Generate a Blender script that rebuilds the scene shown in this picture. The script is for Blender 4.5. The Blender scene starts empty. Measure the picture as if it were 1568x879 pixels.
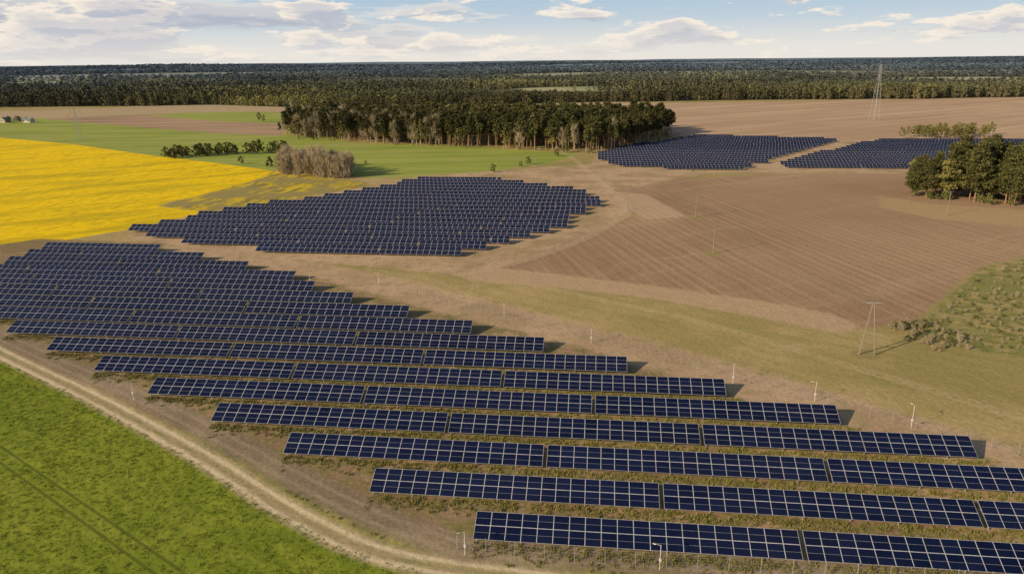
import bpy, math, random
import numpy as np
from mathutils import Vector, Matrix
random.seed(7); rng=np.random.default_rng(7)
scene=bpy.context.scene
# ---------------------------------------------------------------- camera / survey
H=50.0; FPX=1120.0; CX=784.0; CY=439.5
pitch=math.atan(347/1120.0); roll=math.radians(0.58)
F=np.array([0,math.cos(pitch),-math.sin(pitch)])
U0=np.array([0,math.sin(pitch),math.cos(pitch)]); h0=np.array([1.0,0,0])
R=h0*math.cos(roll)-U0*math.sin(roll); U=h0*math.sin(roll)+U0*math.cos(roll)
def sv(u,v,z=0.0):
    d=F*FPX+R*(u-CX)+U*(CY-v)
    if d[2]>-4: d[2]=-4
    t=(z-H)/d[2]
    return np.array([d[0]*t,d[1]*t])
def proj_u(x,y,z=0.0):
    p=np.array([x,y,z-H]); return CX+FPX*(p@R)/(p@F)
def spoly(pts): return np.array([sv(*p) for p in pts])
cam=bpy.data.cameras.new("camera"); cob=bpy.data.objects.new("camera",cam)
scene.collection.objects.link(cob); scene.camera=cob
cam.sensor_width=36; cam.lens=36*FPX/1568; cam.clip_end=80000; cam.clip_start=0.5
M=Matrix(((R[0],U[0],-F[0],0),(R[1],U[1],-F[1],0),(R[2],U[2],-F[2],H),(0,0,0,1)))
cob.matrix_world=M
scene.view_settings.view_transform='Standard'; scene.view_settings.look='None'; scene.view_settings.exposure=0
# ---------------------------------------------------------------- node helpers
class NT:
    def __init__(s,tree): s.t=tree; s.n=tree.nodes; s.l=tree.links
    def new(s,ty,**k):
        n=s.n.new(ty)
        for a,b in k.items(): setattr(n,a,b)
        return n
    def put(s,sock,v):
        if isinstance(v,bpy.types.NodeSocket): s.l.new(v,sock)
        elif v is not None:
            if isinstance(v,(tuple,list)) and sock.type=='RGBA' and len(v)==3: v=(*v,1)
            sock.default_value=v
    def math(s,op,a,b=None,c=None,clamp=False):
        n=s.new('ShaderNodeMath',operation=op); n.use_clamp=clamp
        s.put(n.inputs[0],a); s.put(n.inputs[1],b); s.put(n.inputs[2],c)
        return n.outputs[0]
    def vm(s,op,a,b=None):
        n=s.new('ShaderNodeVectorMath',operation=op); s.put(n.inputs[0],a); s.put(n.inputs[1],b)
        return n.outputs['Value'] if op in('DOT_PRODUCT','LENGTH') else n.outputs[0]
    def noise(s,vec,scale,detail=3,rough=.55,dist=0):
        n=s.new('ShaderNodeTexNoise'); s.put(n.inputs['Vector'],vec)
        n.inputs['Scale'].default_value=scale; n.inputs['Detail'].default_value=detail
        n.inputs['Roughness'].default_value=rough; n.inputs['Distortion'].default_value=dist
        return n.outputs[0]
    def mr(s,v,a,b,c=0,d=1,smooth=True):
        n=s.new('ShaderNodeMapRange'); n.interpolation_type='SMOOTHSTEP' if smooth else 'LINEAR'
        s.put(n.inputs[0],v)
        for i,x in zip((1,2,3,4),(a,b,c,d)): s.put(n.inputs[i],x)
        return n.outputs[0]
    def mix(s,f,a,b,bt='MIX'):
        n=s.new('ShaderNodeMix',data_type='RGBA',blend_type=bt)
        s.put(n.inputs[0],f); s.put(n.inputs[6],a); s.put(n.inputs[7],b); return n.outputs[2]
    def attr(s,name):
        return s.new('ShaderNodeAttribute',attribute_name=name).outputs['Fac']
def newmat(name,rough=.8,spec=.2):
    m=bpy.data.materials.new(name); m.use_nodes=True
    t=NT(m.node_tree); b=m.node_tree.nodes['Principled BSDF']
    b.inputs['Roughness'].default_value=rough; b.inputs['Specular IOR Level'].default_value=spec
    return m,t,b
def simple(name,c1,c2,scale=3,rough=.7,spec=.3,metal=0):
    m,t,b=newmat(name,rough,spec)
    g=t.new('ShaderNodeNewGeometry'); n=t.noise(g.outputs['Position'],scale,4)
    t.put(b.inputs['Base Color'],t.mix(t.mr(n,.35,.65),c1,c2)); b.inputs['Metallic'].default_value=metal
    return m
# ---------------------------------------------------------------- world
SUN_EL=math.radians(23); sdir=Vector((-0.86,-0.51,0)).normalized()
SUN_ROT=math.atan2(sdir.x,sdir.y)
w=bpy.data.worlds.new("World"); scene.world=w; w.use_nodes=True
t=NT(w.node_tree); bg=w.node_tree.nodes['Background']
sky=t.new('ShaderNodeTexSky',sky_type='NISHITA'); sky.sun_disc=False
sky.sun_elevation=SUN_EL; sky.sun_rotation=SUN_ROT%(2*math.pi); sky.air_density=1.0; sky.dust_density=1.5; sky.ozone_density=1.5
tc=t.new('ShaderNodeTexCoord').outputs['Generated']
sx=t.new('ShaderNodeSeparateXYZ'); t.l.new(tc,sx.inputs[0])
X,Y,Z=sx.outputs
def cvec(dx=0,dz=0,k=4.0,off=0):
    c=t.new('ShaderNodeCombineXYZ'); t.put(c.inputs[0],t.math('ADD',X,dx)); t.put(c.inputs[1],t.math('ADD',Y,off))
    t.put(c.inputs[2],t.math('MULTIPLY',t.math('ADD',Z,dz),k)); return c.outputs[0]
def layer(k,scale,off,thr,soft):
    a=t.noise(cvec(k=k,off=off),scale,10,.6,.15); b2=t.noise(cvec(-.010,.007,k,off),scale,10,.6,.15)
    d=t.math('SUBTRACT',a,thr)
    return t.mr(d,-.004,soft), t.mr(t.math('SUBTRACT',a,b2),-.05,.05), t.mr(d,.03,.17)
clear=t.mix(t.mr(Z,-.005,.085),(7.9,8.0,7.8),(4.4,5.9,7.4))
skyc=t.mix(t.mr(Z,.08,.5,.9,0),sky.outputs[0],clear)
haze=t.mr(Z,.0,.05,.6,0)
thA=t.mr(X,-.6,.35,.36,.57,False)
mA,lA,kA=layer(8,4.2,3.1,thA,.10)
ca=t.mix(lA,(4.5,4.8,5.6),(8.6,8.1,7.4)); ca=t.mix(t.math('MULTIPLY',kA,.6),ca,(4.4,4.7,5.6)); skyc=t.mix(t.math('MULTIPLY',mA,.85),skyc,ca)
thB=t.math('ADD',t.mr(X,-.6,.6,.455,.545,False),t.mr(Z,.0,.02,.04,0))
mB,lB,kB=layer(4.2,7.5,.4,thB,.055)
cb=t.mix(lB,(5.0,5.3,6.1),(10.2,9.0,7.5)); cb=t.mix(t.math('MULTIPLY',kB,.65),cb,(4.8,5.1,6.0))
skyc=t.mix(t.math('MULTIPLY',mB,.9),skyc,cb)
skyc=t.mix(haze,skyc,(8.9,8.3,7.4))
fin=t.mix(t.mr(Z,.2,.45,0,1),t.mix(1.0,skyc,(1.12,1.12,1.12),'MULTIPLY'),sky.outputs[0])
t.l.new(fin,bg.inputs[0]); bg.inputs[1].default_value=.088
sl=bpy.data.lights.new("sun","SUN"); so=bpy.data.objects.new("sun",sl); scene.collection.objects.link(so)
sl.energy=5.0; sl.angle=math.radians(.5); sl.color=(1,.80,.51)
sd=Vector((sdir.x*math.cos(SUN_EL),sdir.y*math.cos(SUN_EL),math.sin(SUN_EL)))
so.rotation_euler=sd.to_track_quat('Z','Y').to_euler(); so.location=(0,0,200)
# ---------------------------------------------------------------- geometry helpers
def sdf_poly(P,poly):
    d2=np.full(len(P),1e18); ins=np.zeros(len(P),bool); n=len(poly)
    for i in range(n):
        a=poly[i]; b=poly[(i+1)%n]; e=b-a; w_=P-a
        tt=np.clip((w_@e)/max(e@e,1e-9),0,1); q=w_-tt[:,None]*e
        d2=np.minimum(d2,(q**2).sum(1))
        c=((a[1]>P[:,1])!=(b[1]>P[:,1]))
        if abs(e[1])>1e-12:
            xi=a[0]+(P[:,1]-a[1])*e[0]/e[1]; ins^=c&(P[:,0]<xi)
    d=np.sqrt(d2); return np.where(ins,-d,d)
def smooth(pts,n=8):
    p=[np.array(q) for q in pts]; p=[2*p[0]-p[1]]+p+[2*p[-1]-p[-2]]; o=[]
    for i in range(1,len(p)-2):
        for k in range(n):
            s=k/n; o.append(.5*((2*p[i])+(-p[i-1]+p[i+1])*s+(2*p[i-1]-5*p[i]+4*p[i+1]-p[i+2])*s*s+(-p[i-1]+3*p[i]-3*p[i+1]+p[i+2])*s**3))
    o.append(p[-2]); return np.array(o)
def sd_line(P,L):
    best=np.full(len(P),1e9); sg=np.ones(len(P))
    for i in range(len(L)-1):
        a=L[i]; e=L[i+1]-a; w_=P-a; tt=np.clip((w_@e)/max(e@e,1e-9),0,1)
        q=w_-tt[:,None]*e; d=np.sqrt((q**2).sum(1)); m=d<best
        best=np.where(m,d,best); sg=np.where(m,np.sign(e[0]*w_[:,1]-e[1]*w_[:,0]),sg)
    return best*np.where(sg==0,1,sg)
def hgt(x,y):
    r=np.hypot(x,y); s=np.clip((r-1800)/6500,0,1); s=s*s*(3-2*s)
    return s*(8+13*np.sin(x/2300+1.2)*np.cos(y/3100)+9*np.sin(x/900+y/1500)+5*np.sin(y/420+x/1300))
def mkmesh(name,V,Fc,mats,mi=None,loc=None,attrs=None,link=True,smooth_=False):
    me=bpy.data.meshes.new(name); V=np.asarray(V,np.float32)
    if isinstance(Fc,np.ndarray):
        k=Fc.shape[1]; me.vertices.add(len(V)); me.vertices.foreach_set('co',V.ravel())
        me.loops.add(Fc.size); me.loops.foreach_set('vertex_index',Fc.ravel().astype(np.int32))
        me.polygons.add(len(Fc)); me.polygons.foreach_set('loop_start',np.arange(0,Fc.size,k,dtype=np.int32))
        me.update(calc_edges=True)
    else: me.from_pydata([tuple(map(float,v)) for v in V],[],Fc)
    for m in mats: me.materials.append(m)
    if mi is not None: me.polygons.foreach_set('material_index',np.asarray(mi,np.int32))
    if attrs:
        for nme,(dom,arr) in attrs.items():
            a=me.attributes.new(nme,'FLOAT',dom); a.data.foreach_set('value',np.asarray(arr,np.float32))
    me.polygons.foreach_set('use_smooth',np.full(len(me.polygons),smooth_)); me.update()
    ob=bpy.data.objects.new(name,me)
    if link: scene.collection.objects.link(ob)
    if loc is not None: ob.location=loc
    return ob
class MB:
    def __init__(s): s.V=[];s.F=[];s.M=[]
    def box(s,c,sz,m=0,rot=None):
        b=len(s.V)
        for dx in(-.5,.5):
            for dy in(-.5,.5):
                for dz in(-.5,.5):
                    v=Vector((dx*sz[0],dy*sz[1],dz*sz[2]))
                    if rot is not None: v=rot@v
                    s.V.append((v.x+c[0],v.y+c[1],v.z+c[2]))
        for f in((0,1,3,2),(4,6,7,5),(0,4,5,1),(2,3,7,6),(0,2,6,4),(1,5,7,3)):
            s.F.append([b+i for i in f]); s.M.append(m)
    def rod(s,a,b_,r1,r2=None,m=0,n=4):
        r2=r1 if r2 is None else r2
        a=Vector(a);c=Vector(b_);q=(c-a).normalized().to_track_quat('Z','Y').to_matrix(); k=len(s.V)
        for p,r in((a,r1),(c,r2)):
            for i in range(n):
                an=2*math.pi*(i+.5)/n; v=p+q@Vector((math.cos(an)*r,math.sin(an)*r,0)); s.V.append(tuple(v))
        for i in range(n):
            j=(i+1)%n; s.F.append([k+i,k+j,k+n+j,k+n+i]); s.M.append(m)
        s.F.append([k+n+i for i in range(n)]); s.M.append(m)
        s.F.append([k+n-1-i for i in range(n)]); s.M.append(m)
    def obj(s,name,mats,loc=None,rz=0):
        o=mkmesh(name,s.V,s.F,mats,s.M,loc); o.rotation_euler[2]=rz; return o
# ---------------------------------------------------------------- ground
st=.018
tx=np.arange(-6.45,6.451,st); ty=np.arange(-2.4,6.62,st)
gx=80*np.sinh(tx); gy=95+80*np.sinh(ty)
XX,YY=np.meshgrid(gx,gy); P=np.stack([XX.ravel(),YY.ravel()],1)
ZZ=hgt(P[:,0],P[:,1])
nx,ny=len(gx),len(gy)
idx=np.arange(nx*ny).reshape(ny,nx)
quads=np.stack([idx[:-1,:-1].ravel(),idx[:-1,1:].ravel(),idx[1:,1:].ravel(),idx[1:,:-1].ravel()],1)
front_px=[(-900,176),(-500,172),(0,165),(200,163),(330,161),(450,165),(540,162),(800,160),(900,157),(1000,156),(1200,153),(1400,152),(1568,149),(2000,143),(2500,138)]
front=spoly(front_px); front_az=np.arctan2(front[:,0],front[:,1]); front_r=np.hypot(front[:,0],front[:,1])
def fr(az): return np.interp(az,front_az,front_r)
clearings=[(-1500,3100,900,650),(600,2500,700,480),(2600,3700,1400,800),(-300,4800,1600,1000),(-3600,5000,1700,1200),(2200,7000,3200,1400),(-2500,8000,2700,1300),
 (-700,1450,330,170),(250,1350,260,130),(900,1650,420,240),(-200,1950,480,260),(-1300,2100,500,270),(1500,2300,550,330)]
zones={}
def Zp(n,pts): zones[n]=sdf_poly(P,spoly(pts))
Zp('z_green',[(-900,420),(-200,440),(0,528),(100,580),(200,627),(270,655),(350,692),(470,762),(560,802),(640,832),(700,852),(850,868),(1000,875),(1568,915),(1568,1500),(300,2500),(-900,1500)])
Zp('z_farm',[(-700,420),(-300,415),(-150,395),(0,375),(60,366),(250,372),(400,394),(500,410),(620,432),(750,464),(900,500),(1100,553),(1300,610),(1568,690),(2300,900),(2300,1150),(1568,905),(1000,868),(850,858),(700,845),(640,826),(560,792),(470,752),(350,684),(270,648),(200,620),(100,572),(0,518),(-200,430)])
Zp('z_rim',[(250,372),(400,388),(500,404),(620,428),(750,460),(900,497),(1100,550),(1300,607),(1568,688),(2300,895),(2300,960),(1568,745),(1300,668),(1100,600),(900,535),(750,498),(620,465),(500,430),(400,408),(250,386)])
Zp('z_farm2',[(190,362),(280,333),(600,280),(640,270),(760,262),(905,252),(915,236),(1080,206),(1290,214),(1440,213),(1700,220),(1800,268),(1380,266),(1100,264),(940,292),(965,322),(940,338),(880,368),(760,410),(690,420),(460,399),(270,380)])
Zp('z_rape',[(-900,190),(0,211),(110,221),(230,238),(340,251),(420,262),(400,275),(350,290),(250,312),(325,324),(195,352),(100,368),(0,386),(-200,415),(-900,520)])
Zp('z_sparse',[(420,261),(560,279),(575,291),(470,305),(330,326),(240,316),(350,288),(400,273)])
Zp('z_mead',[(-900,172),(0,178),(60,182),(250,177),(440,188),(540,219),(700,223),(890,236),(850,248),(760,262),(690,272),(560,272),(420,262),(340,251),(230,238),(110,221),(0,211),(-900,190)])
Zp('z_brn1',[(60,182),(220,177),(330,186),(445,190),(430,209),(330,204),(200,194)])
Zp('z_tan1',[(-300,176),(60,170),(300,160),(480,162),(560,170),(470,173),(380,171),(240,175),(60,182)])
Zp('z_grn2',[(235,175),(380,171),(440,175),(500,180),(430,187),(340,185)])
Zp('z_brn2',[(860,157),(1050,158),(1568,149),(2500,140),(2500,200),(1700,219),(1568,216),(1300,215),(1080,208),(1030,209),(1000,190),(810,165)])
Zp('z_plow',[(925,290),(1040,274),(1200,266),(1380,266),(1700,270),(2000,400),(1568,393),(1500,408),(1440,458),(1400,492),(1310,504),(1270,484),(1150,462),(1000,441),(870,425),(750,412),(830,387),(900,355),(970,330)])
Zp('z_head',[(690,418),(750,408),(870,422),(1000,438),(1150,458),(1270,480),(1320,500),(1290,512),(1150,484),(1000,458),(850,440),(720,430)])
Zp('z_patch',[(925,292),(990,298),(1052,332),(985,337),(962,318)])
Zp('z_patch2',[(1345,300),(1420,312),(1568,322),(1800,330),(1800,350),(1568,348),(1430,335),(1350,318)])
Zp('z_scrub',[(1395,512),(1440,462),(1500,412),(1568,396),(1900,385),(2100,560),(1568,548),(1480,535)])
road=smooth([sv(*p) for p in [(-300,395),(-60,508),(0,540),(130,603),(240,661),(330,712),(400,757),(450,787),(530,828),(600,853),(700,871),(800,884),(1000,915),(1400,990)]])
zones['d_road']=sd_line(P,road)
serv=smooth([sv(*p) for p in [(-100,470),(0,514),(100,560),(220,610),(330,665),(450,730),(560,785),(650,820),(720,840),(860,850),(1000,858),(1300,880),(1700,915)]])
zones['d_serv']=sd_line(P,serv)
trk=smooth([sv(*p) for p in [(700,420),(790,402),(880,372),(945,338),(962,318),(935,292),(900,262),(880,245),(860,232)]])
zones['d_trk']=np.abs(sd_line(P,trk))
trm=np.array([sv(0,695),sv(260,878)]); e_=trm[1]-trm[0]; trm=np.array([trm[0]-3*e_,trm[1]+3*e_])
zones['d_tram']=sd_line(P,trm)
zones['d_arc']=np.minimum(np.abs(sd_line(P,smooth([sv(*p) for p in [(700,465),(720,440),(780,432),(900,455),(1060,490),(1300,560),(1568,640)]]))),
   np.abs(sd_line(P,smooth([sv(*p) for p in [(560,412),(640,424),(700,440),(715,460),(690,470)]]))))
dp=np.full(len(P),1e4)
for u,v in[(1092,388),(1065,333),(1327,543)]:
    c_=sv(u,v); dp=np.minimum(dp,np.hypot(P[:,0]-c_[0],P[:,1]-c_[1]))
zones['d_pole']=dp
az=np.arctan2(P[:,0],np.maximum(P[:,1],1)); rr=np.hypot(P[:,0],P[:,1])
zones['z_forest']=np.where(P[:,1]<50,500,fr(az)-rr)
cl=np.full(len(P),1e4)
for (a,b,c,d) in clearings: cl=np.minimum(cl,(np.hypot((P[:,0]-a)/c,(P[:,1]-b)/d)-1)*min(c,d))
zones['z_clear']=cl
m,t,b=newmat('ground_fields',.95,.08)
g=t.new('ShaderNodeNewGeometry').outputs['Position']
nb=t.noise(g,.012,3); nm=t.noise(g,.06,4); nf=t.noise(g,.35,5,.6); nh=t.noise(g,1.6,4,.65); ng=t.noise(g,.004,3)
wn=t.new('ShaderNodeTexNoise'); t.l.new(g,wn.inputs['Vector']); wn.inputs['Scale'].default_value=.03; wn.inputs['Detail'].default_value=3
gw=t.vm('ADD',g,t.vm('MULTIPLY',t.vm('SUBTRACT',wn.outputs['Color'],(.5,.5,.5)),(14,14,0)))
def stretched(px_a,px_b,sa,sc,detail=4,warp=False):
    a=sv(*px_a); c=sv(*px_b); d=(c-a)/np.linalg.norm(c-a); gg=gw if warp else g
    al=t.vm('DOT_PRODUCT',gg,(d[0],d[1],0)); ac=t.vm('DOT_PRODUCT',gg,(-d[1],d[0],0))
    cb=t.new('ShaderNodeCombineXYZ'); t.put(cb.inputs[0],t.math('MULTIPLY',al,sa)); t.put(cb.inputs[1],t.math('MULTIPLY',ac,sc))
    return t.noise(cb.outputs[0],1.0,detail,.6),ac
def M_(name,width=.6,amp=3.0,src=None):
    a=t.attr(name) if src is None else src
    a=t.math('ADD',a,t.math('MULTIPLY',t.math('SUBTRACT',t.math('ADD',t.math('MULTIPLY',nf,.6),t.math('MULTIPLY',nm,.4)),.5),amp))
    return t.mr(a,-width,width,1,0)
def vari(c,n,lo=.75,hi=1.25):
    return t.mix(1.0,c,t.mr(n,.3,.7,lo,hi,False),'MULTIPLY')
strk,_=stretched((700,430),(1568,640),.02,.35,4,True)
base=t.mix(t.mr(nb,.35,.65),(.31,.26,.10),(.44,.335,.155))
base=t.mix(t.mr(nm,.45,.7,0,.7),base,(.50,.375,.19))
base=t.mix(t.mr(strk,.45,.7,0,.5),base,(.27,.245,.085)); base=t.mix(t.mr(nf,.52,.7,0,.35),base,(.24,.21,.08))
dpo=t.attr('d_pole')
base=t.mix(t.mr(dpo,2.0,3.2,.6,0),base,(.25,.21,.08))
col=base
pl,pc=stretched((950,300),(1290,470),.015,.55,5)
pl2,_=stretched((900,400),(1500,300),.008,.12,3,True)
furrow=t.math('SINE',t.math('ADD',t.math('MULTIPLY',pc,2*math.pi/3.0),t.math('MULTIPLY',nm,4)))
plc=t.mix(t.mr(nb,.35,.65),(.33,.215,.13),(.43,.295,.185))
plc=t.mix(t.mr(pl,.40,.66,0,.6),plc,(.48,.335,.215)); plc=t.mix(t.mr(furrow,.1,1,0,.30),plc,(.235,.148,.09))
plc=t.mix(t.mr(pl2,.5,.7,0,.45),plc,(.50,.36,.235)); plc=t.mix(t.mr(ng,.47,.6,0,.45),plc,(.27,.165,.098))
plc=t.mix(t.mr(dpo,1.5,4.2,.65,0),plc,(.32,.28,.10))
scc=t.mix(t.mr(nf,.4,.6),(.18,.185,.055),(.40,.32,.14)); scc=t.mix(t.mr(nm,.45,.6),scc,(.24,.235,.08))
soil=t.mix(t.mr(nm,.4,.65),(.27,.185,.11),(.44,.30,.185)); soil=t.mix(t.mr(nf,.42,.58,0,.8),soil,(.21,.19,.07)); soil=t.mix(t.mr(nh,.55,.75,0,.5),soil,(.45,.33,.20))
rim=t.mix(t.mr(nm,.38,.6),(.46,.325,.205),(.54,.385,.255)); rim=t.mix(t.mr(nf,.5,.66,0,.5),rim,(.30,.245,.12))
soil2=t.mix(t.mr(nm,.35,.6),(.38,.27,.155),(.53,.375,.245)); soil2=t.mix(t.mr(nf,.5,.66,0,.6),soil2,(.29,.235,.10))
gs,_=stretched((0,695),(260,878),.12,.45,4,True)
grn=t.mix(t.mr(nb,.35,.65),(.17,.225,.022),(.25,.29,.032)); grn=t.mix(t.mr(gs,.42,.68,0,.6),grn,(.32,.34,.045)); grn=t.mix(t.mr(nh,.5,.75,0,.35),grn,(.125,.17,.017)); grn=t.mix(t.mr(nf,.52,.7,0,.4),grn,(.14,.19,.02))
rs,_=stretched((0,300),(420,262),.012,.06,5,True); rf,_=stretched((0,370),(300,280),.07,.3,5,True)
rap=t.mix(t.mr(nf,.35,.6),(.78,.52,.006),(.95,.66,.008)); rap=t.mix(t.mr(rs,.47,.62,0,.75),rap,(.54,.41,.014)); rap=t.mix(t.mr(rf,.52,.70,0,.65),rap,(.40,.34,.02)); rap=t.mix(t.mr(nh,.5,.72,0,.45),rap,(.38,.33,.02))
spar=t.mix(t.mr(rf,.4,.6),(.26,.22,.075),(.64,.47,.03)); spar=t.mix(t.mr(nm,.42,.58),spar,(.32,.265,.10))
ms,_=stretched((560,250),(850,245),.01,.08,4,True)
mead=t.mix(t.mr(ms,.35,.65),(.25,.31,.06),(.36,.39,.095)); mead=t.mix(t.mr(nb,.5,.7,0,.6),mead,(.40,.38,.14))
b1=t.mix(t.mr(ms,.35,.65),(.33,.22,.145),(.47,.33,.22))
us,_=stretched((1000,205),(1500,165),.003,.05,4,True)
b2=t.mix(t.mr(us,.35,.65),(.44,.30,.195),(.56,.40,.27)); b2=t.mix(t.mr(nb,.45,.7,0,.4),b2,(.39,.265,.17))
fo=t.mix(t.mr(nb,.4,.6),(.06,.07,.035),(.09,.09,.05))
clr=t.mix(t.mr(ng,.4,.6),(.42,.38,.23),(.30,.33,.16))
def over(mask,c):
    global col; col=t.mix(mask,col,c)
over(M_('z_scrub',1,5),scc)
over(M_('z_plow',.8,3),plc); over(M_('z_head',1,4),t.mix(nf,(.42,.29,.18),(.54,.385,.245)))
over(t.math('MULTIPLY',M_('z_patch',1,3),.85),t.mix(pl,(.55,.40,.26),(.47,.33,.21)))
over(t.math('MULTIPLY',M_('z_patch2',2,6),.7),t.mix(nf,(.50,.37,.20),(.42,.31,.16)))
over(M_('z_mead',1,6),mead); over(M_('z_brn2',1,6),b2); over(M_('z_tan1',1,6),t.mix(nm,(.53,.40,.26),(.37,.29,.17)))
over(M_('z_brn1',1,5),b1); over(M_('z_grn2',1,5),mead)
over(M_('z_rape',.8,3),rap); over(M_('z_sparse',1.5,6),spar)
over(M_('z_farm2',1,4),soil2); over(M_('z_farm',1,3),soil); over(t.math('MULTIPLY',M_('z_rim',1.5,6),.8),rim)
over(M_('z_green',.6,1.5),grn)
dr=t.attr('d_road'); ds=t.attr('d_serv'); adr=t.math('ABSOLUTE',dr)
verge=t.math('MULTIPLY',t.mr(dr,1.0,2.5,0,1),t.mr(dr,4,8,.8,0))
over(t.math('MULTIPLY',verge,M_('z_green',.6,1.5)),t.mix(t.mr(nf,.4,.6),(.20,.215,.04),(.40,.33,.11)))
over(t.math('MULTIPLY',M_(None,.5,1.6,t.math('SUBTRACT',adr,1.9)),.9),t.mix(t.mr(nf,.4,.62),(.41,.32,.19),(.54,.43,.27)))
mid=t.mr(adr,.15,.55,1,0); over(t.math('MULTIPLY',mid,t.mr(nf,.42,.6,.15,.8)),(.25,.225,.09))
tr=t.mr(t.math('ABSOLUTE',t.math('SUBTRACT',adr,1.0)),.15,.5,.75,0); over(tr,(.70,.58,.39))
over(t.math('MULTIPLY',M_(None,.9,2.6,t.math('SUBTRACT',t.math('ABSOLUTE',ds),2.3)),.85),t.mix(t.mr(nm,.4,.6),(.24,.185,.13),(.33,.255,.175)))
st_=t.mr(t.math('ABSOLUTE',t.math('SUBTRACT',t.math('ABSOLUTE',ds),.95)),.15,.5,.4,0); over(st_,(.40,.315,.22))
tk=t.mr(t.math('ABSOLUTE',t.math('SUBTRACT',t.attr('d_trk'),.9)),.3,.9,.35,0); over(tk,(.58,.44,.28))
tt_=t.mr(t.math('ABSOLUTE',t.math('SUBTRACT',t.math('ABSOLUTE',t.attr('d_tram')),.9)),.1,.3,.65,0); over(t.math('MULTIPLY',tt_,M_('z_green',.6,1)),(.07,.09,.015))
ta=t.mr(t.math('ABSOLUTE',t.math('SUBTRACT',t.attr('d_arc'),.9)),.15,.5,.35,0); over(ta,(.54,.40,.24))
over(M_('z_forest',4,10),fo); over(t.math('MULTIPLY',M_('z_clear',20,40),M_('z_forest',4,10)),clr)
HAZE_TINT=(.16,.225,.31)
far=t.mr(t.vm('LENGTH',g),900,6000,0,.85); over(far,HAZE_TINT)  # aerial haze painted into the ground colour, stronger with distance
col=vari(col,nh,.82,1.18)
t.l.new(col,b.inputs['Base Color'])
bp=t.new('ShaderNodeBump'); bp.inputs['Strength'].default_value=.55; bp.inputs['Distance'].default_value=.3
ht=t.math('ADD',t.math('MULTIPLY',nf,1.0),t.math('MULTIPLY',nh,.5)); ht=t.math('ADD',ht,t.math('MULTIPLY',t.math('MULTIPLY',furrow,.06),M_('z_plow',.8,3)))
t.l.new(ht,bp.inputs['Height']); t.l.new(bp.outputs[0],b.inputs['Normal'])
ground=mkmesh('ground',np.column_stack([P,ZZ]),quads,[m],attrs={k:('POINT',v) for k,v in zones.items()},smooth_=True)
# ---------------------------------------------------------------- materials for objects
M_alu=simple('aluminium_frame',(.38,.39,.43),(.48,.49,.53),2,.45,.5)
M_steel=simple('galvanised_steel',(.26,.27,.28),(.38,.38,.38),4,.5,.5)
M_conc=simple('weathered_concrete',(.20,.175,.14),(.29,.255,.21),4,.9,.2)
M_white=simple('white_paint',(.62,.62,.60),(.72,.72,.70),3,.5,.4)
M_dark=simple('dark_fittings',(.04,.04,.045),(.07,.07,.07),5,.6,.3)
M_glass,t,b=newmat('solar_glass',.22,.35)
at=t.attr('pid'); g=t.new('ShaderNodeNewGeometry').outputs['Position']
cg=t.mix(at,(.003,.006,.028),(.008,.014,.052)); cg=t.mix(t.mr(t.noise(g,.05,3),.4,.7,0,.4),cg,(.012,.015,.042))
t.l.new(cg,b.inputs['Base Color']); t.put(b.inputs['Roughness'],t.mr(at,0,1,.14,.28))
# ---------------------------------------------------------------- solar rows
data=[(1,724,822),(1,1210,850),(1,1568,866),(2,565,758),(2,1005,777),(3,433,697),(3,832,716),(3,1255,737),(4,322,643),(4,688,662),(4,1070,685),(4,1480,703),
(5,225,602),(5,563,616),(5,915,638),(5,1285,655),(6,143,571),(6,453,577),(6,780,596),(6,1120,611),(7,70,534),(7,360,543),(7,663,558),(7,980,572),(8,855,535),(9,743,507),(10,645,481),(11,557,460),(15,307,399),(16,247,390)]
A=[];Bv=[]
for k,u,v in data:
    p=sv(u,v,.7); A.append((1,p[0],k)); Bv.append(p[1])
sol,*_=np.linalg.lstsq(np.array(A),np.array(Bv),rcond=None); c0,mm,ee=sol
ang=math.atan(mm); dv=np.array([math.cos(ang),math.sin(ang)])
def x_at(u,k):
    lo,hi=-900,900
    for _ in range(50):
        md=(lo+hi)/2
        if proj_u(md,c0+mm*md+ee*k,.7)<u: lo=md
        else: hi=md
    return lo
BW=1.72; TILT=math.radians(25); CT,ST=math.cos(TILT),math.sin(TILT); LO=.7
bands=[(.02,.83),(.848,1.65),(1.73,2.525),(2.543,3.34)]
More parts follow.
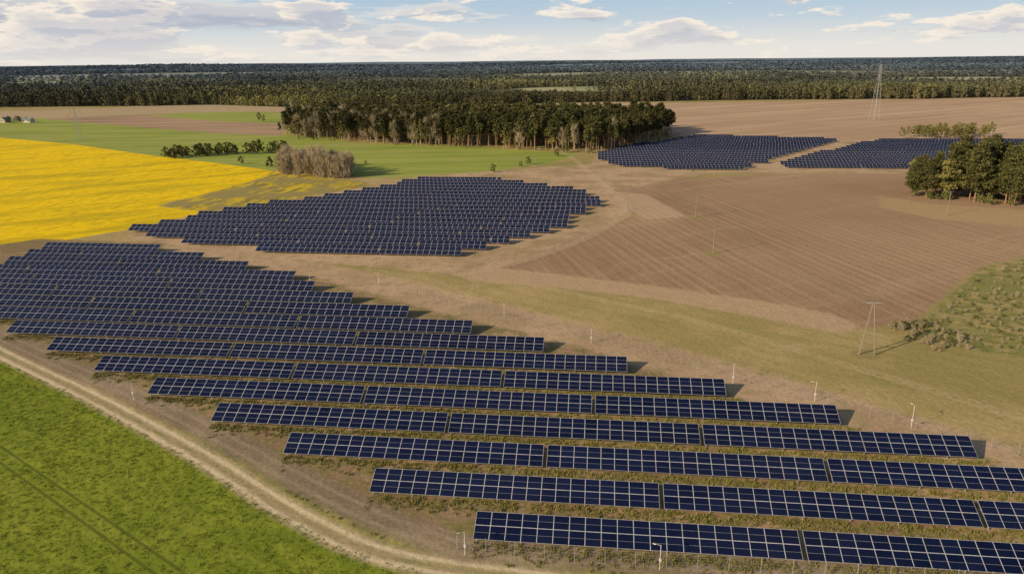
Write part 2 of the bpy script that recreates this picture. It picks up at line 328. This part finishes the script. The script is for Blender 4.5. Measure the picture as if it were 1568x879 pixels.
def panel_row(px,py,nb_,first=20,every=20):
    V=[];Fc=[];mi=[];pid=[]
    def quad(a,b_,c,d,m_,p):
        k=len(V); V.extend([a,b_,c,d]); Fc.append([k,k+1,k+2,k+3]); mi.append(m_); pid.append(p)
    def pt(x,l,up): return (x,l*CT-up*ST,LO+l*ST+up*CT)
    def slab(x0,x1,l0,l1,u0,u1,m_):
        p=[pt(x,l,u_) for x in(x0,x1) for l in(l0,l1) for u_ in(u0,u1)]; k=len(V); V.extend(p)
        for f in((0,1,3,2),(4,6,7,5),(0,4,5,1),(2,3,7,6),(0,2,6,4),(1,5,7,3)):
            Fc.append([k+i for i in f]); mi.append(m_); pid.append(0)
    def post(x,y,z0,z1,w_=.05):
        k=len(V)
        for dx,dy in((-w_,-w_),(w_,-w_),(w_,w_),(-w_,w_)): V.append((x+dx,y+dy,z0)); V.append((x+dx,y+dy,z1))
        for i in range(4):
            j=(i+1)%4; Fc.append([k+2*i,k+2*j,k+2*j+1,k+2*i+1]); mi.append(2); pid.append(0)
    x=0; done=0; chunk=first
    while done<nb_:
        n=min(chunk,nb_-done); x0=x; x1=x+n*BW; tp=random.random()*.4
        slab(x0,x1,0,3.38,-.045,0,1)
        for i in range(n):
            for (l0,l1) in bands:
                xa=x0+i*BW+.04; xb=x0+(i+1)*BW-.04
                quad(pt(xa,l0,.004),pt(xb,l0,.004),pt(xb,l1,.004),pt(xa,l1,.004),0,tp+.6*random.random())
        for q in range(0,n+1,3):
            xx=min(max(x0+q*BW,x0+.3),x1-.3)
            post(xx,.6*CT,-.1,LO+.6*ST-.05); post(xx,2.8*CT,-.1,LO+2.8*ST-.05)
        for l in(.6,2.8): slab(x0+.05,x1-.05,l-.04,l+.04,-.14,-.05,2)
        x=x1+.5; done+=n; chunk=every
    o=mkmesh('solar_panel_row',np.array(V),Fc,[M_glass,M_alu,M_steel],mi,(px,py,0),{'pid':('FACE',pid)})
    o.rotation_euler[2]=ang
    return o
startu={1:724,2:565,3:433,4:322,5:225,6:143,7:70,8:8}
endu={9:743,10:645,11:557,12:475,13:443,14:372,15:307,16:247}
sX={k:x_at(u,k) for k,u in startu.items()}
stp=(sX[8]-sX[1])/7
over_start={16:62,15:35,14:4,13:-35,12:-80}
for k in range(1,17):
    xs=sX.get(k, sX[8]+stp*(k-8))
    if k in over_start: xs=x_at(over_start[k],k)
    nb_=60
    if k in endu:
        L=(x_at(endu[k],k)-xs)/math.cos(ang); nb_=int(round((L-.5*(L//35))/BW))
    fi=20
    if k>8:
        fi=nb_%20
        if fi<4: fi=20
        if nb_%20<4: nb_-=nb_%20
    panel_row(xs,c0+mm*xs+ee*k,nb_,fi)
def fill_block(pts,spacing=None,q=3):
    poly=spoly(pts); e=spacing or ee*math.cos(ang)
    nrm=np.array([-dv[1],dv[0]]); s=poly@dv; n=poly@nrm
    nn=n.min()+e*.5
    while nn<n.max():
        xs=[]
        for i in range(len(poly)):
            j=(i+1)%len(poly)
            if (n[i]>nn)!=(n[j]>nn): xs.append(s[i]+(nn-n[i])/(n[j]-n[i])*(s[j]-s[i]))
        if len(xs)>=2:
            a,b_=min(xs),max(xs); nb_=int((b_-a)/(BW*q))*q
            if nb_>=q:
                a=round(a/(BW*q))*BW*q
                p=dv*a+nrm*nn; panel_row(p[0],p[1],nb_,20)
        nn+=e
B2=[(188,360),(270,343),(365,324),(475,309),(570,294),(640,279),(755,279),(840,290),(900,297),(920,323),(880,336),(872,352),(825,366),(755,384),(728,400),(465,395),(370,385),(280,375)]
B3=[(908,240),(960,228),(1075,210),(1288,217),(1200,242),(1130,263),(945,259)]
B4=[(1198,253),(1300,228),(1350,217),(1480,217),(1720,222),(1760,262),(1205,260)]
fill_block(B2,7.2); fill_block(B3); fill_block(B4)
# ---------------------------------------------------------------- trees
def leafmat(name,c1,c2,c3,hz=HAZE_TINT):
    m,t,b=newmat(name,.75,.15)
    oi=t.new('ShaderNodeObjectInfo'); at=t.attr('tint'); g=t.new('ShaderNodeNewGeometry').outputs['Position']
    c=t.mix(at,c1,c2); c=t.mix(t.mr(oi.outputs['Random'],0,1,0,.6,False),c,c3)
    cloud_shade=t.noise(t.vm('MULTIPLY',g,(.45,1,1)),.0045,3); c=t.mix(1.0,c,t.mr(cloud_shade,.38,.62,.6,1.35),'MULTIPLY')  # cloud-shadow and sunlit bands painted into foliage by noise stretched along x
    r=t.vm('LENGTH',g); c=t.mix(t.mr(r,500,3600,0,.9),c,hz)  # distance haze painted into the leaf colour, no volume
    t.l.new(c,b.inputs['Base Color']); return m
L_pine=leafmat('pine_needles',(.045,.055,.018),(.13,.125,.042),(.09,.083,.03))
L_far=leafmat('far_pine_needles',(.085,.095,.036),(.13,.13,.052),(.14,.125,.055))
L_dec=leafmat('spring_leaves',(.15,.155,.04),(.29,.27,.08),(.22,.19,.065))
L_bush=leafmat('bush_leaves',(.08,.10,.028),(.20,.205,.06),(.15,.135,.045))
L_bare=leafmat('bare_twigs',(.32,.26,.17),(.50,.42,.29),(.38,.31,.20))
M_bark=simple('pine_bark',(.24,.145,.085),(.38,.24,.15),3,.95,.1)
M_bark2=simple('grey_bark',(.34,.29,.22),(.50,.44,.35),3,.95,.1)
def tree_mesh(name,seed,h=18,kind='pine',ncl=34,nleaf=45,ls=.55,link=False,z0=None,wd=None):
    r=np.random.default_rng(seed); mb=MB(); bark=M_bark if kind in('pine','far') else M_bark2
    lx,ly=r.normal(0,.02*h,2); top=.93*h
    pts=[(lx*(z/h)**2,ly*(z/h)**2,z) for z in (-.2,.25*top,.5*top,.75*top,top)]
    r0=.010*h+.05; rad=[r0,r0*.8,r0*.62,r0*.4,r0*.12]
    for i in range(4): mb.rod(pts[i],pts[i+1],rad[i],rad[i+1],0,5)
    cs=[];cr=[]
    z0=z0 or {'pine':.38,'far':.12,'dec':.25,'bush':.12,'bare':.1}[kind]; wd=wd or {'pine':.17,'far':.2,'dec':.27,'bush':.42,'bare':.3}[kind]
    for i in range(ncl):
        s=(i+r.random())/ncl; z=h*(z0+(1-z0)*s*.97)
        if kind in('pine','far'): prof=max(.14,(1-s)**.7*(.6+.45*min(s*4,1)))*1.15
        else: prof=math.sin(math.pi*min(max(.16+s*.8,0),1))**.6
        rad_=h*wd*prof*r.uniform(.3,1.08); an=r.uniform(0,6.283)
        c=np.array([lx*(z/h)**2+rad_*math.cos(an),ly*(z/h)**2+rad_*math.sin(an),z]); cs.append(c); cr.append(h*r.uniform(.04,.08))
        if i%2==0:
            zz=max(z-rad_*.45,.1*h); k_=(zz/h)**2; mb.rod((lx*k_,ly*k_,zz),tuple(c),.005*h,.002*h,0,3)
    V=list(mb.V);Fc=[tuple(f) for f in mb.F]; mi=list(mb.M); tint=[0]*len(Fc)
    for c,q in zip(cs,cr):
        n=max(3,int(nleaf*r.uniform(.6,1.3))); tb=r.uniform(0,.7)
        d=r.normal(size=(n,3)); d/=np.linalg.norm(d,axis=1)[:,None]; pos=c+d*q*np.array([1.25,1.25,.7])*(r.random((n,1))**.35)
        for j in range(n):
            a=r.normal(size=3); a/=np.linalg.norm(a); bb=np.cross(a,r.normal(size=3)); bb/=np.linalg.norm(bb)+1e-6
            s_=ls*r.uniform(.6,1.3); k=len(V)
            if kind=='bare':
                o=pos[j]; a=np.array([o[0]-lx,o[1]-ly,.35*h+abs(r.normal())*h*.3]); a/=np.linalg.norm(a); a+=r.normal(size=3)*.35
                V+= [tuple(o-a*s_*1.2-bb*s_*.07),tuple(o-a*s_*1.2+bb*s_*.07),tuple(o+a*s_*1.4)]
            else:
                V+= [tuple(pos[j]-a*s_*.6-bb*s_*.4),tuple(pos[j]+a*s_*.6-bb*s_*.3),tuple(pos[j]+bb*s_*.7)]
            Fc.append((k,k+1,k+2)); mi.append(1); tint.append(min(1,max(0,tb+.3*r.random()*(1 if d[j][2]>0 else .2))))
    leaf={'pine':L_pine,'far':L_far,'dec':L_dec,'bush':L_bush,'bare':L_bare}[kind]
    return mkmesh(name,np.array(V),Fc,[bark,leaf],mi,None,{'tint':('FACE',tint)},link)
def coll(name,objs):
    c=bpy.data.collections.new(name)
    for o in objs: c.objects.link(o)
    return c
def scatter(name,pts,sc,rot,col_):
    me=bpy.data.meshes.new(name); me.vertices.add(len(pts)); me.vertices.foreach_set('co',np.asarray(pts,np.float32).ravel())
    for n_,arr in(('sc',sc),('ro',rot)):
        a=me.attributes.new(n_,'FLOAT_VECTOR','POINT'); a.data.foreach_set('vector',np.asarray(arr,np.float32).ravel())
    ob=bpy.data.objects.new(name,me); scene.collection.objects.link(ob)
    ng_=bpy.data.node_groups.new(name,'GeometryNodeTree'); ng_.interface.new_socket('Geometry',in_out='INPUT',socket_type='NodeSocketGeometry'); ng_.interface.new_socket('Geometry',in_out='OUTPUT',socket_type='NodeSocketGeometry')
    N=ng_.nodes; L=ng_.links; gi=N.new('NodeGroupInput'); go=N.new('NodeGroupOutput')
    ci=N.new('GeometryNodeCollectionInfo'); ci.inputs[0].default_value=col_; ci.inputs['Separate Children'].default_value=True; ci.inputs['Reset Children'].default_value=True
    ip=N.new('GeometryNodeInstanceOnPoints'); ip.inputs['Pick Instance'].default_value=True
    def na(nm_):
        n=N.new('GeometryNodeInputNamedAttribute'); n.data_type='FLOAT_VECTOR'; n.inputs['Name'].default_value=nm_; return n.outputs[0]
    er=N.new('FunctionNodeEulerToRotation'); L.new(na('ro'),er.inputs[0])
    L.new(gi.outputs[0],ip.inputs['Points']); L.new(ci.outputs[0],ip.inputs['Instance']); L.new(er.outputs[0],ip.inputs['Rotation']); L.new(na('sc'),ip.inputs['Scale']); L.new(ip.outputs[0],go.inputs[0])
    md=ob.modifiers.new('scatter','NODES'); md.node_group=ng_; return ob
def rots(n,tilt=.04): return np.column_stack([rng.normal(0,tilt,n),rng.normal(0,tilt,n),rng.uniform(0,6.283,n)])
pines=[tree_mesh('pine_variant',100+i,16,'pine',28,22,.7,z0=.47,wd=.15) for i in range(6)]
decs=[tree_mesh('birch_variant',200+i,14,'dec',30,20,.75) for i in range(4)]
tbare=[tree_mesh('bare_birch_variant',250+i,15,'bare',26,22,1.0,z0=.3,wd=.2) for i in range(4)]
bares=[tree_mesh('bare_variant',300+i,9,'bare',34,26,.9) for i in range(4)]
bushes=[tree_mesh('bush_variant',400+i,4,'bush',22,22,.4) for i in range(4)]
sbare=[tree_mesh('dry_bush_variant',450+i,4,'bare',22,22,.5) for i in range(3)]
fpines=[tree_mesh('far_pine_variant',500+i,12.5,'far',14,8,1.25) for i in range(4)]
fdecs=[tree_mesh('far_birch_variant',600+i,11.5,'dec',14,8,1.2,z0=.1) for i in range(2)]
cp=coll('pine_kinds',pines); cd=coll('birch_kinds',decs); ctb=coll('bare_birch_kinds',tbare); cb_=coll('bare_kinds',bares); cbu=coll('bush_kinds',bushes); csc=coll('scrub_kinds',bushes[:1]+sbare); cfp=coll('far_pine_kinds',fpines); cfd=coll('far_birch_kinds',fdecs)
def in_poly(pts,spacing,seed=0):
    poly=spoly(pts); mn=poly.min(0); mx=poly.max(0); n=int((mx-mn).prod()/spacing**2)
    q=rng.uniform(mn,mx,(n,2)); return q[sdf_poly(q,poly)<0]
wood=[(428,208),(480,214),(560,219),(700,226),(830,231),(905,235),(960,229),(1010,216),(1030,207),(1010,197),(900,193),(700,191),(560,191),(470,193)]
q=in_poly(wood,4.4)
rn=rng.random(len(q)); left=q[:,0]<-45
isb=rn<np.where(left,.35,.05); isdec=(~isb)&(rn<np.where(left,.55,.09))
for nm_,msk,c_,hh in(('pine_wood',~(isb|isdec),cp,1),('birch_wood',isdec,cd,.95),('bare_birch_wood',isb,ctb,.95)):
    k=q[msk]; s=rng.normal(1.0,.12,len(k))*hh; scatter(nm_,np.column_stack([k,np.zeros(len(k))]),np.column_stack([s*1.05,s*1.05,s]),rots(len(k)),c_)
edge=spoly(wood)[:9]; ep=[]
for i in range(8):
    L_=np.linalg.norm(edge[i+1]-edge[i])
    for k in range(int(L_/9)): ep.append(edge[i]+(edge[i+1]-edge[i])*rng.random()+rng.normal(0,2.5,2))
ep=np.array(ep); s=rng.uniform(.3,.9,len(ep)); scatter('wood_edge_bushes',np.column_stack([ep,np.zeros(len(ep))]),np.column_stack([s,s,s]),rots(len(ep)),csc)
# far forest
pts=[];sc=[]
r=780.0
while r<11000:
    cell=max(6.0,r*.0066); naz=int(1.9/(cell/r)); a=np.linspace(-.95,.95,naz)+rng.normal(0,cell/r*.35,naz); rj=r+rng.normal(0,cell*.35,naz)
    x=rj*np.sin(a); y=rj*np.cos(a); ok=rj>fr(a)+2+8*np.sin(a*60)+6*np.sin(a*171)
    for (ca,cb2,cc_,cd2) in clearings: ok&=np.hypot((x-ca)/cc_,(y-cb2)/cd2)>1
    lane=np.sin(y/150+1.7*np.sin(x/420))*np.sin(x/310+y/900)
    ok&=~((lane>.66)&(rj>fr(a)+60))
    x=x[ok];y=y[ok]; pts.append(np.column_stack([x,y,hgt(x,y)-.3])); k=cell/6.0
    stand=1+.2*np.tanh(3*np.sin(x/170+2*np.sin(y/260))*np.sin(y/120+x/700))
    hz=rng.normal(1.0,.16,len(x)); sc.append(np.column_stack([hz*k*1.05,hz*k*1.05,hz*stand*(1+.10*min(k-1,3))])); r+=cell*.95
pts=np.vstack(pts); sc=np.vstack(sc); print('far trees',len(pts))
lf=np.sin(pts[:,0]/130+1)*np.sin(pts[:,1]/170+pts[:,0]/500)+rng.normal(0,.35,len(pts)); dm=lf>.6
for nm_,mk,c_ in(('distant_pine_forest',~dm,cfp),('distant_birch_forest',dm,cfd)):
    scatter(nm_,pts[mk],sc[mk],rots(mk.sum(),.03),c_)
def grove(name,poly_,sp,c_,s0,sd_=.15):
    k=in_poly(poly_,sp); s=np.abs(rng.normal(s0,sd_*s0,len(k))); return scatter(name,np.column_stack([k,np.zeros(len(k))]),np.column_stack([s,s,s]),rots(len(k)),c_)
grove('birch_grove',[(1380,213),(1450,214),(1520,214),(1520,207),(1400,206)],5.5,cd,.5)
grove('bare_tree_thicket',[(425,268),(470,273),(530,275),(540,266),(500,256),(450,254),(425,258)],4.0,cb_,1.05)
npine=[tree_mesh('pine_near',700+i,18,'pine',80,48,.5,z0=.16+.07*(i%3),wd=.2) for i in range(6)]
ndec=[tree_mesh('birch_near',750+i,12,'dec',60,50,.45) for i in range(3)]
k=in_poly([(1382,299),(1450,308),(1568,317),(1640,318),(1700,290),(1568,282),(1440,280),(1388,286)],5.4)
for i,pq in enumerate(k):
    isd=i%5==0; uu=proj_u(*pq)
    o=bpy.data.objects.new('birch_tree' if isd else 'pine_tree',(ndec[i%3] if isd else npine[i%6]).data); scene.collection.objects.link(o)
    s=random.uniform(.75,1.2)*(.78 if uu<1440 else 1); o.location=(pq[0],pq[1],0); o.scale=(s*1.1,s*1.1,s); o.rotation_euler=(random.gauss(0,.03),random.gauss(0,.03),random.uniform(0,6.28))
nbush=[tree_mesh('bush_near',800+i,4,'bush',34,45,.3) for i in range(4)]
def put(name,mesh_o,u,v,s,sz=None):
    o=bpy.data.objects.new(name,mesh_o.data); scene.collection.objects.link(o); p=sv(u,v); o.location=(p[0],p[1],-.05); o.scale=(s,s,sz or s); o.rotation_euler[2]=random.uniform(0,6.28); return o
for i in range(44):
    u=random.uniform(255,440); put('hedge_bush',nbush[i%4],u,241-(u-255)/185*8+random.uniform(-3,3),random.uniform(.5,1.9))
for i in range(16):
    u=random.uniform(1385,1568); put('bush',nbush[i%4],u,301+(u-1385)/183*17+random.uniform(-3,1),random.uniform(.4,1.0))
for (u,v,s) in[(755,264,1.0),(809,252,1.0),(797,256,.7),(370,251,1.0),(413,256,1.3),(560,252,.5),(1060,263,.4),(260,241,1.0),(866,234,1.5),(852,240,1.0),(15,189,1.6),(30,187,1.3),(475,212,1.2),(448,207,1.4)]:
    put('bush',nbush[random.randrange(4)],u,v,s)
put('field_tree',decs[0],397,187,.6,.6); put('field_tree',decs[1],404,188,.5,.5); put('field_tree',decs[2],1003,213,.45)
k=in_poly([(1350,500),(1400,494),(1470,505),(1510,535),(1440,540),(1380,520)],1.6); s=rng.uniform(.12,.38,len(k))
scatter('scrub_bank',np.column_stack([k,np.zeros(len(k))]),np.column_stack([s*1.4,s*1.4,s]),rots(len(k)),csc)
k=in_poly([(1420,500),(1470,445),(1510,418),(1568,402),(1750,400),(1750,540),(1568,540),(1500,530)],1.9); s=rng.uniform(.06,.24,len(k))
scatter('scrub_plants',np.column_stack([k,np.zeros(len(k))]),np.column_stack([s*1.5,s*1.5,s*.8]),rots(len(k)),csc)
# ---------------------------------------------------------------- grass tufts
def tuft(name,seed,mat_,hh,wd,nb_=16):
    r=np.random.default_rng(seed); V=[];Fc=[];ti=[]
    for i in range(nb_):
        a=r.uniform(0,6.28); ro=r.uniform(0,wd); x,y=ro*math.cos(a),ro*math.sin(a); an=r.uniform(0,6.28); w2=.04; le=r.uniform(.2,.6)*hh; k=len(V)
        V+=[(x-w2*math.sin(an),y+w2*math.cos(an),0),(x+w2*math.sin(an),y-w2*math.cos(an),0),(x+math.cos(an)*le,y+math.sin(an)*le,hh*r.uniform(.6,1.1))]
        Fc.append((k,k+1,k+2)); ti.append(r.random())
    return mkmesh(name,np.array(V),Fc,[mat_],None,None,{'tint':('FACE',ti)},False)
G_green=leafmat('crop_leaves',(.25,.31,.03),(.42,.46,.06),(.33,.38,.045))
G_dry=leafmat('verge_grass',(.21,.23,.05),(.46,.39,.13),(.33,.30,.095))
cg_=coll('crop_tufts',[tuft('crop_tuft',i,G_green,.13,.4,12) for i in range(4)]); cv=coll('verge_tufts',[tuft('verge_tuft',10+i,G_dry,.28,.35) for i in range(4)])
q=rng.uniform((-95,30),(25,140),(60000,2)); gpoly=spoly([(-150,460),(0,550),(100,595),(200,648),(280,692),(350,735),(430,785),(520,832),(600,860),(700,885),(800,1000),(-200,1000)])
q=q[sdf_poly(q,gpoly)<-.3]; dr_=np.abs(np.abs(sd_line(q,trm))-.9); q=q[dr_>.35]
s=rng.uniform(.4,1.3,len(q)); scatter('meadow_grass',np.column_stack([q,np.zeros(len(q))]),np.column_stack([s,s,s*rng.uniform(.5,1.2,len(q))]),rots(len(q)),cg_)
q=rng.uniform((-100,35),(110,150),(80000,2)); d1=sd_line(q,road); d2=sd_line(q,serv); fp=sdf_poly(q,spoly([(-200,430),(0,528),(100,580),(200,627),(270,655),(350,692),(470,762),(560,802),(640,832),(700,852),(850,868),(1000,875),(1568,915),(1568,1500),(-900,1500)]))
ok=(d1>2.3)&(d1<8)&(np.abs(d2)>2.4)&(fp<1.0); q=q[ok]
s=rng.uniform(.5,1.4,len(q)); scatter('verge_grass',np.column_stack([q,np.zeros(len(q))]),np.column_stack([s,s,s]),rots(len(q)),cv)
gp=[]
for k in range(1,14):
    xs=sX.get(k,sX[8]+stp*(k-8)); n=1300
    x=xs+rng.uniform(0,106,n); off=np.abs(rng.normal(0,1.3,n))*-1+.3
    y=c0+mm*x+ee*k+off; gp.append(np.column_stack([x,y]))
gp=np.vstack(gp); s=rng.uniform(.4,1.4,len(gp)); scatter('grass_under_panels',np.column_stack([gp,np.zeros(len(gp))]),np.column_stack([s,s,s]),rots(len(gp)),cv)
# ---------------------------------------------------------------- fences
def fence(line,step=2.5,hh=1.8):
    L=np.array(line); seg=np.linalg.norm(np.diff(L,axis=0),axis=1); cum=np.r_[0,np.cumsum(seg)]; n=int(cum[-1]/step)+1
    s=np.linspace(0,cum[-1],n); px=np.interp(s,cum,L[:,0]); py=np.interp(s,cum,L[:,1]); mb=MB()
    for i in range(n):
        mb.box((px[i],py[i],hh/2),(.05,.05,hh+.1),0)
        if i<n-1:
            for z in np.linspace(.1,hh-.05,6): mb.rod((px[i],py[i],z),(px[i+1],py[i+1],z),.005,None,0,3)
            for q in range(1,6):
                a=q/6; x=px[i]+(px[i+1]-px[i])*a; y=py[i]+(py[i+1]-py[i])*a; mb.rod((x,y,.1),(x,y,hh-.05),.004,None,0,3)
    return mb.obj('wire_fence',[M_steel])
fence([sv(*p) for p in [(640,455),(700,470),(770,487),(900,522),(1100,575),(1300,630),(1568,700),(1900,800)]],3)
fence([sv(*p) for p in [(700,842),(850,858),(1000,868),(1300,885),(1568,902)]],3)
fence([sv(*p) for p in [(640,455),(688,420),(790,408),(880,374),(950,338),(968,320),(945,296),(905,262)]],5)
fence([sv(*p) for p in [(905,262),(1110,270),(1200,262),(1380,266)]],6)
# ---------------------------------------------------------------- poles
def cctv(u,v,hh=3.6,a=.6):
    mb=MB(); mb.rod((0,0,-.1),(0,0,hh),.035,.028,0,8); mb.box((0,0,1.2),(.22,.16,.3),0); ca,sa=math.cos(a),math.sin(a)
    mb.rod((0,0,hh-.1),(.5*ca,.5*sa,hh+.05),.02,None,0,6)
    mb.box((.65*ca,.65*sa,hh+.02),(.34,.13,.12),0,Matrix.Rotation(a,3,'Z')); mb.box((.65*ca,.65*sa,hh+.095),(.38,.16,.025),1,Matrix.Rotation(a,3,'Z'))
    p=sv(u,v); return mb.obj('cctv_pole',[M_white,M_dark],(p[0],p[1],0))
for u,v in[(905,526),(1122,588),(1247,615),(1395,655),(1010,872),(772,487),(205,612),(580,436),(475,436),(712,850)]: cctv(u,v,random.uniform(2.8,3.8),random.uniform(0,6))
def power_pole(u,v,hh,az_=.5):
    mb=MB(); mb.rod((0,0,-.3),(0,0,hh),.13,.08,0,8); ca,sa=math.cos(az_),math.sin(az_)
    mb.box((0,0,hh-.3),(2.2,.1,.1),1,Matrix.Rotation(az_,3,'Z'))
    for o in(-1.0,0,1.0): mb.rod((o*ca,o*sa,hh-.25 if o else hh),(o*ca,o*sa,hh+.1 if o else hh+.3),.06,.04,2,6)
    p=sv(u,v); return mb.obj('power_pole',[M_conc,M_steel,M_dark],(p[0],p[1],0)),np.array([p[0],p[1],hh])
def a_pole(u,v,hh,az_):
    mb=MB(); ca,sa=math.cos(az_),math.sin(az_)
    for s_ in(-1,1): mb.rod((s_*1.35*ca,s_*1.35*sa,-.3),(s_*.10*ca,s_*.10*sa,hh),.14,.09,0,6)
    for f_ in(.3,.62): mb.box((0,0,hh*f_),(2.7*(1-f_)+.25,.12,.14),0,Matrix.Rotation(az_,3,'Z'))
    mb.box((0,0,hh-.2),(2.5,.13,.13),1,Matrix.Rotation(az_,3,'Z'))
    for o in(-1.1,0,1.1): mb.rod((o*ca,o*sa,hh-.12 if o else hh),(o*ca,o*sa,hh+.25),.06,.04,2,6)
    p=sv(u,v); return mb.obj('a_frame_power_pole',[M_conc,M_steel,M_dark],(p[0],p[1],0)),np.array([p[0],p[1],hh])
_,w1=a_pole(1327,543,9.8,-.1)
_,w2=power_pole(1092,388,8.5,.3); _,w3=power_pole(1065,333,8.5,.3); _,w4=power_pole(961,322,8,.3); _,w5=power_pole(880,281,8,.3)
_,w6=power_pole(1450,330,8,.3)
def wires(a,b_):
    mb=MB(); d=(b_-a)[:2]; d=d/np.linalg.norm(d); nn=np.array([-d[1],d[0]])
    for o in(-1.0,0,1.0):
        pr=None
        for i in range(13):
            s=i/12; p=a+(b_-a)*s; q=(p[0]+nn[0]*o,p[1]+nn[1]*o,p[2]+.15-4*1.3*s*(1-s))
            if pr: mb.rod(pr,q,.012,None,0,3)
            pr=q
    mb.obj('power_line',[M_dark])
for a,b_ in((w1,w2),(w2,w3),(w3,w4),(w4,w5)): wires(a,b_)
def lattice(u,v,hh,az_):
    mb=MB(); bw=hh*.062; ca,sa=math.cos(az_),math.sin(az_)
    def W(z): f_=z/hh; return bw*(1-f_)**1.1+.5*f_ if f_<.65 else bw*(.35**1.1)*(1-(f_-.65)/.35*.6)
    lv=[0]; rk=hh/45
    while lv[-1]<hh*.95: lv.append(lv[-1]+max(1.8,W(lv[-1])*1.6))
    cr=[(-1,-1),(1,-1),(1,1),(-1,1)]
    for a,b_ in zip(lv[:-1],lv[1:]):
        wa,wb=W(min(a,hh)),W(min(b_,hh))
        for i in range(4):
            c1,c2=cr[i],cr[(i+1)%4]
            mb.rod((c1[0]*wa,c1[1]*wa,a),(c1[0]*wb,c1[1]*wb,b_),.13*rk,None,0,4)
            mb.rod((c1[0]*wa,c1[1]*wa,a),(c2[0]*wb,c2[1]*wb,b_),.06*rk,None,0,3); mb.rod((c2[0]*wa,c2[1]*wa,a),(c1[0]*wb,c1[1]*wb,b_),.06*rk,None,0,3)
    for f_,l in((.68,.16),(.82,.20),(.95,.13)):
        z=hh*f_; l*=hh
        for s_ in(-1,1):
            mb.rod((0,0,z),(s_*l*1.0,0,z+.3),.11*rk,None,0,4); mb.rod((0,0,z+hh*.05),(s_*l,0,z+.3),.09*rk,None,0,4); mb.rod((s_*l*.95,0,z),(s_*l*.95,0,z-2.2),.1*rk,None,1,5)
    p=sv(u,v); mb.obj('transmission_tower',[M_steel,M_dark],(p[0],p[1],0),az_)
lattice(1338,184,46,.3); lattice(122,216,22,.2); lattice(448,190,20,.4)
# ---------------------------------------------------------------- houses
M_wall=simple('plaster_wall',(.42,.38,.32),(.52,.48,.42),1,.9,.1); M_roof=simple('brown_roof_tiles',(.20,.11,.08),(.28,.16,.12),2,.85,.2); M_roofg=simple('grey_roof',(.16,.16,.17),(.22,.22,.23),2,.8,.2)
def house(u,v,a,L_=13,W_=9,roof=None):
    mb=MB(); mb.box((0,0,1.3),(L_,W_,2.6),0); k=len(mb.V); x=L_/2+.4; y=W_/2+.5
    mb.V+=[(-x,-y,2.4),(x,-y,2.4),(x,y,2.4),(-x,y,2.4),(-x,0,4.6),(x,0,4.6)]
    for f in([k,k+1,k+5,k+4],[k+2,k+3,k+4,k+5]): mb.F.append(f); mb.M.append(1)
    for f in([k,k+4,k+3],[k+1,k+2,k+5]): mb.F.append(f); mb.M.append(0)
    for i in(-1,1):
        for xx in(-.32,.3): mb.box((xx*L_,i*(W_/2),1.5),(1.3,.12,1.1),2)
    mb.box((0,-W_/2,1.0),(1.1,.14,2.0),2); mb.box((L_*.2,.8,4.5),(.6,.6,1.4),1)
    p=sv(u,v); mb.obj('country_house',[M_wall,roof or M_roof,M_dark],(p[0],p[1],0),a)
for i,(u,v) in enumerate([(8,188),(26,186),(44,188)]): house(u,v,random.uniform(0,3),random.uniform(6,9),5.5,M_roof if i%2 else M_roofg)
print('objects',len(scene.objects))
